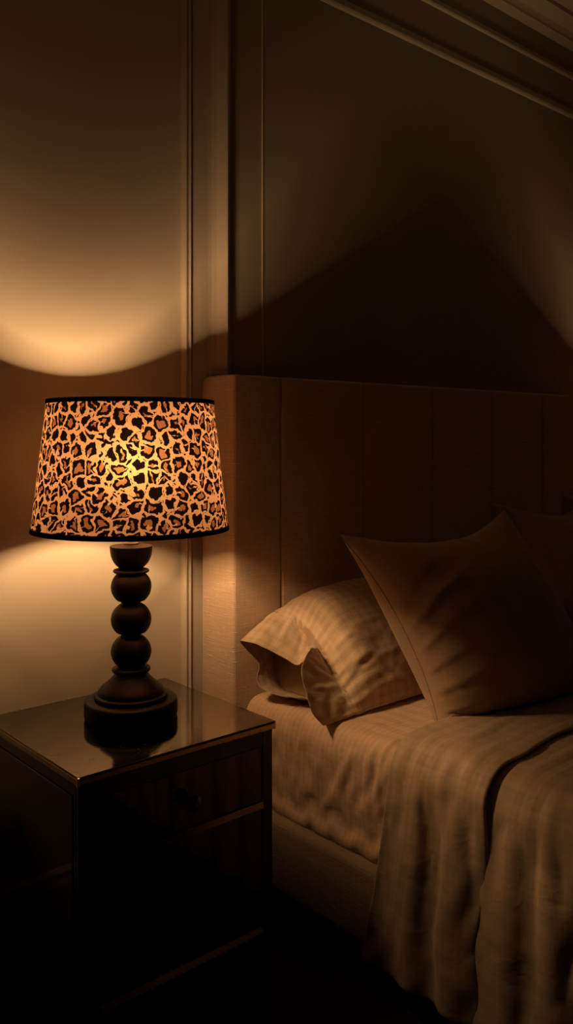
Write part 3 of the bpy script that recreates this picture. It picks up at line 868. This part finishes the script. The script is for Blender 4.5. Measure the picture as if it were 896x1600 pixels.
def place_sham(name, TL, TR, BL, label, seed, press=.5, size=.56, bend=None, floor=None, mat=None, segs=None):
    P, F, U, idx, fl = sham_mesh(seed, press=press, size=size)
    n = idx.shape[1]
    TL, TR, BL = Vector(TL), Vector(TR), Vector(BL)
    # normalise so the sewn corners land on the wanted corners
    c = [P[idx[0, 0, n - 1]], P[idx[0, n - 1, n - 1]], P[idx[0, 0, 0]]]
    ex = (c[1] - c[0])[0]; ey = (c[0] - c[2])[1]
    x0 = c[2][0]; y0 = c[2][1]
    ax = (TR - TL); ay = (TL - BL); nn = ax.cross(ay).normalized()
    if nn.y > 0: nn = -nn
    Q = []
    for p in P:
        a = (p[0] - x0) / ex; b_ = (p[1] - y0) / ey
        if bend: dz, db = bend(a, b_)
        else: dz, db = 0, 0
        q = BL + ax * a + ay * (b_ + db) + nn * (p[2] + dz)
        if floor is not None:
            f = floor(q)
            if q.z < f + .02: q.z = f + .02 * math.exp((q.z - f - .02) / .02) if q.z < f + .02 else q.z
        Q.append(tuple(q))
    if segs:
        Q = np.array(Q); AB = np.array([[p[0] / size + .5, p[1] / size + .5] for p in U]) ; front = U[:, 0] < 1
        h = creases(AB * size, Q, [(a * size, b_ * size, c_ * size, d_ * size, e_ * .75, f_ * .9) for a, b_, c_, d_, e_, f_ in segs]) * front + ripple(AB[:, 1] * .75 - AB[:, 0] * .3, AB[:, 0] * .6, 40) * front * (.35 + .55 * np.clip(1 - AB[:, 0] * 1.3, 0, 1))
        ed = np.minimum(np.minimum(AB[:, 0], 1 - AB[:, 0]), np.minimum(AB[:, 1], 1 - AB[:, 1])); h *= np.clip((ed - .02) / .05, 0, 1)
        nq = normals_of(Q, F); k = idx[0, n // 2, n // 2]; sgn = np.sign((nq[k] * np.array(nn)).sum())
        Q = [tuple(q) for q in Q + nq * (sgn * h)[:, None]]
    o = obj_arr(name, Q, F, mat or M['sham'], None, U)
    subsurf(o, 1)
    tag(o, label, 'pillow')
    # sewn line where flange meets the body
    ring = [idx[0, fl, j] for j in range(fl, n - fl)] + [idx[0, i, n - 1 - fl] for i in range(fl + 1, n - fl)] + [idx[0, n - 1 - fl, j] for j in range(n - 2 - fl, fl - 1, -1)] + [idx[0, i, fl] for i in range(n - 2 - fl, fl, -1)]
    PP = []; FF = []; m_ = len(ring)
    for j in range(m_):
        p = Vector(Q[ring[j]]); tt = (Vector(Q[ring[(j + 1) % m_]]) - Vector(Q[ring[j - 1]])).normalized(); ax2 = tt.cross(nn).normalized()
        p = p + nn * .0005
        for q in range(6):
            an = 2 * PI * q / 6; PP.append(p + (ax2 * math.cos(an) + nn * math.sin(an)) * .0013)
    for j in range(m_):
        for q in range(6): FF.append((j * 6 + q, j * 6 + (q + 1) % 6, ((j + 1) % m_) * 6 + (q + 1) % 6, ((j + 1) % m_) * 6 + q))
    obj_arr('piping', PP, FF, M['cord'], o)
    return o

def duvet_floor(q):
    return DZ + .022 if q.y < 1.288 else ZT - .004
place_sham('throw_pillow', (1.552, 1.56, 1.030), (2.12, 1.44, 1.070), (1.648, 1.302, .536),
           'large square beige cushion leaning at the front with its pointed left corner raised', 21, press=.55,
           bend=lambda a, b_: (0, -.055 * math.sin(PI * min(1, max(0, a))) * max(0, b_) ** 2 - .10 * math.sin(PI * min(1, max(0, a))) ** .7 * max(0, 1 - b_) ** 3), floor=duvet_floor,
           segs=[(.05, .50, .33, .66, .009, .010), (.05, .40, .36, .56, .011, .011), (.05, .31, .34, .43, .010, .010), (.05, .60, .28, .76, .008, .009), (.06, .22, .36, .33, .009, .010),
                 (.05, .13, .30, .20, .010, .010), (.05, .70, .22, .84, .006, .008), (.05, .06, .20, .10, .010, .009), (.18, .04, .24, .18, .008, .009), (.34, .04, .38, .14, .006, .010), (.05, .80, .25, .90, .006, .009), (.5, .95, .55, .80, .005, .012), (.7, .95, .68, .84, .005, .010)])
place_sham('throw_pillow', (2.405, 1.70, 1.062), (2.95, 1.68, 1.02), (2.42, 1.50, .60),
           'dark square cushion standing behind the front cushion, only its upper corner showing', 22, press=.5,
           bend=lambda a, b_: (0, -.03 * math.sin(PI * min(1, max(0, a))) * max(0, b_) ** 2), floor=lambda q: ZT + .004)
place_sham('throw_pillow', (2.95, 1.75, 1.06), (3.42, 1.75, 1.06), (2.95, 1.56, .60),
           'farthest square cushion against the headboard at the right edge', 23, press=.5, floor=lambda q: ZT + .004)

# ------------------------------------------------------------------ camera, world
cd = bpy.data.cameras.new('camera'); cam = bpy.data.objects.new('camera', cd); link(cam)
cam.location = (0, 0, 1.28)
cam.rotation_euler = (PI / 2, 0, -math.atan2(.660, .7513))
cd.sensor_fit = 'VERTICAL'; cd.sensor_height = 36; cd.sensor_width = 24; cd.lens = 36 * 1320 / 1600
cd.shift_y = -(800 - 683) / 1600
cd.clip_start = .05
scene.camera = cam
wd = bpy.data.worlds.new('world'); scene.world = wd; wd.use_nodes = True
wd.node_tree.nodes['Background'].inputs[0].default_value = (.6, .35, .2, 1)
wd.node_tree.nodes['Background'].inputs[1].default_value = .002
scene.view_settings.view_transform = 'Standard'; scene.view_settings.look = 'None'
scene.view_settings.gamma = 1; scene.view_settings.exposure = 0; scene.view_settings.use_curve_mapping = False
scene.cycles.use_denoising = True
scene.cycles.max_bounces = 8; scene.cycles.diffuse_bounces = 4; scene.cycles.sample_clamp_indirect = 4
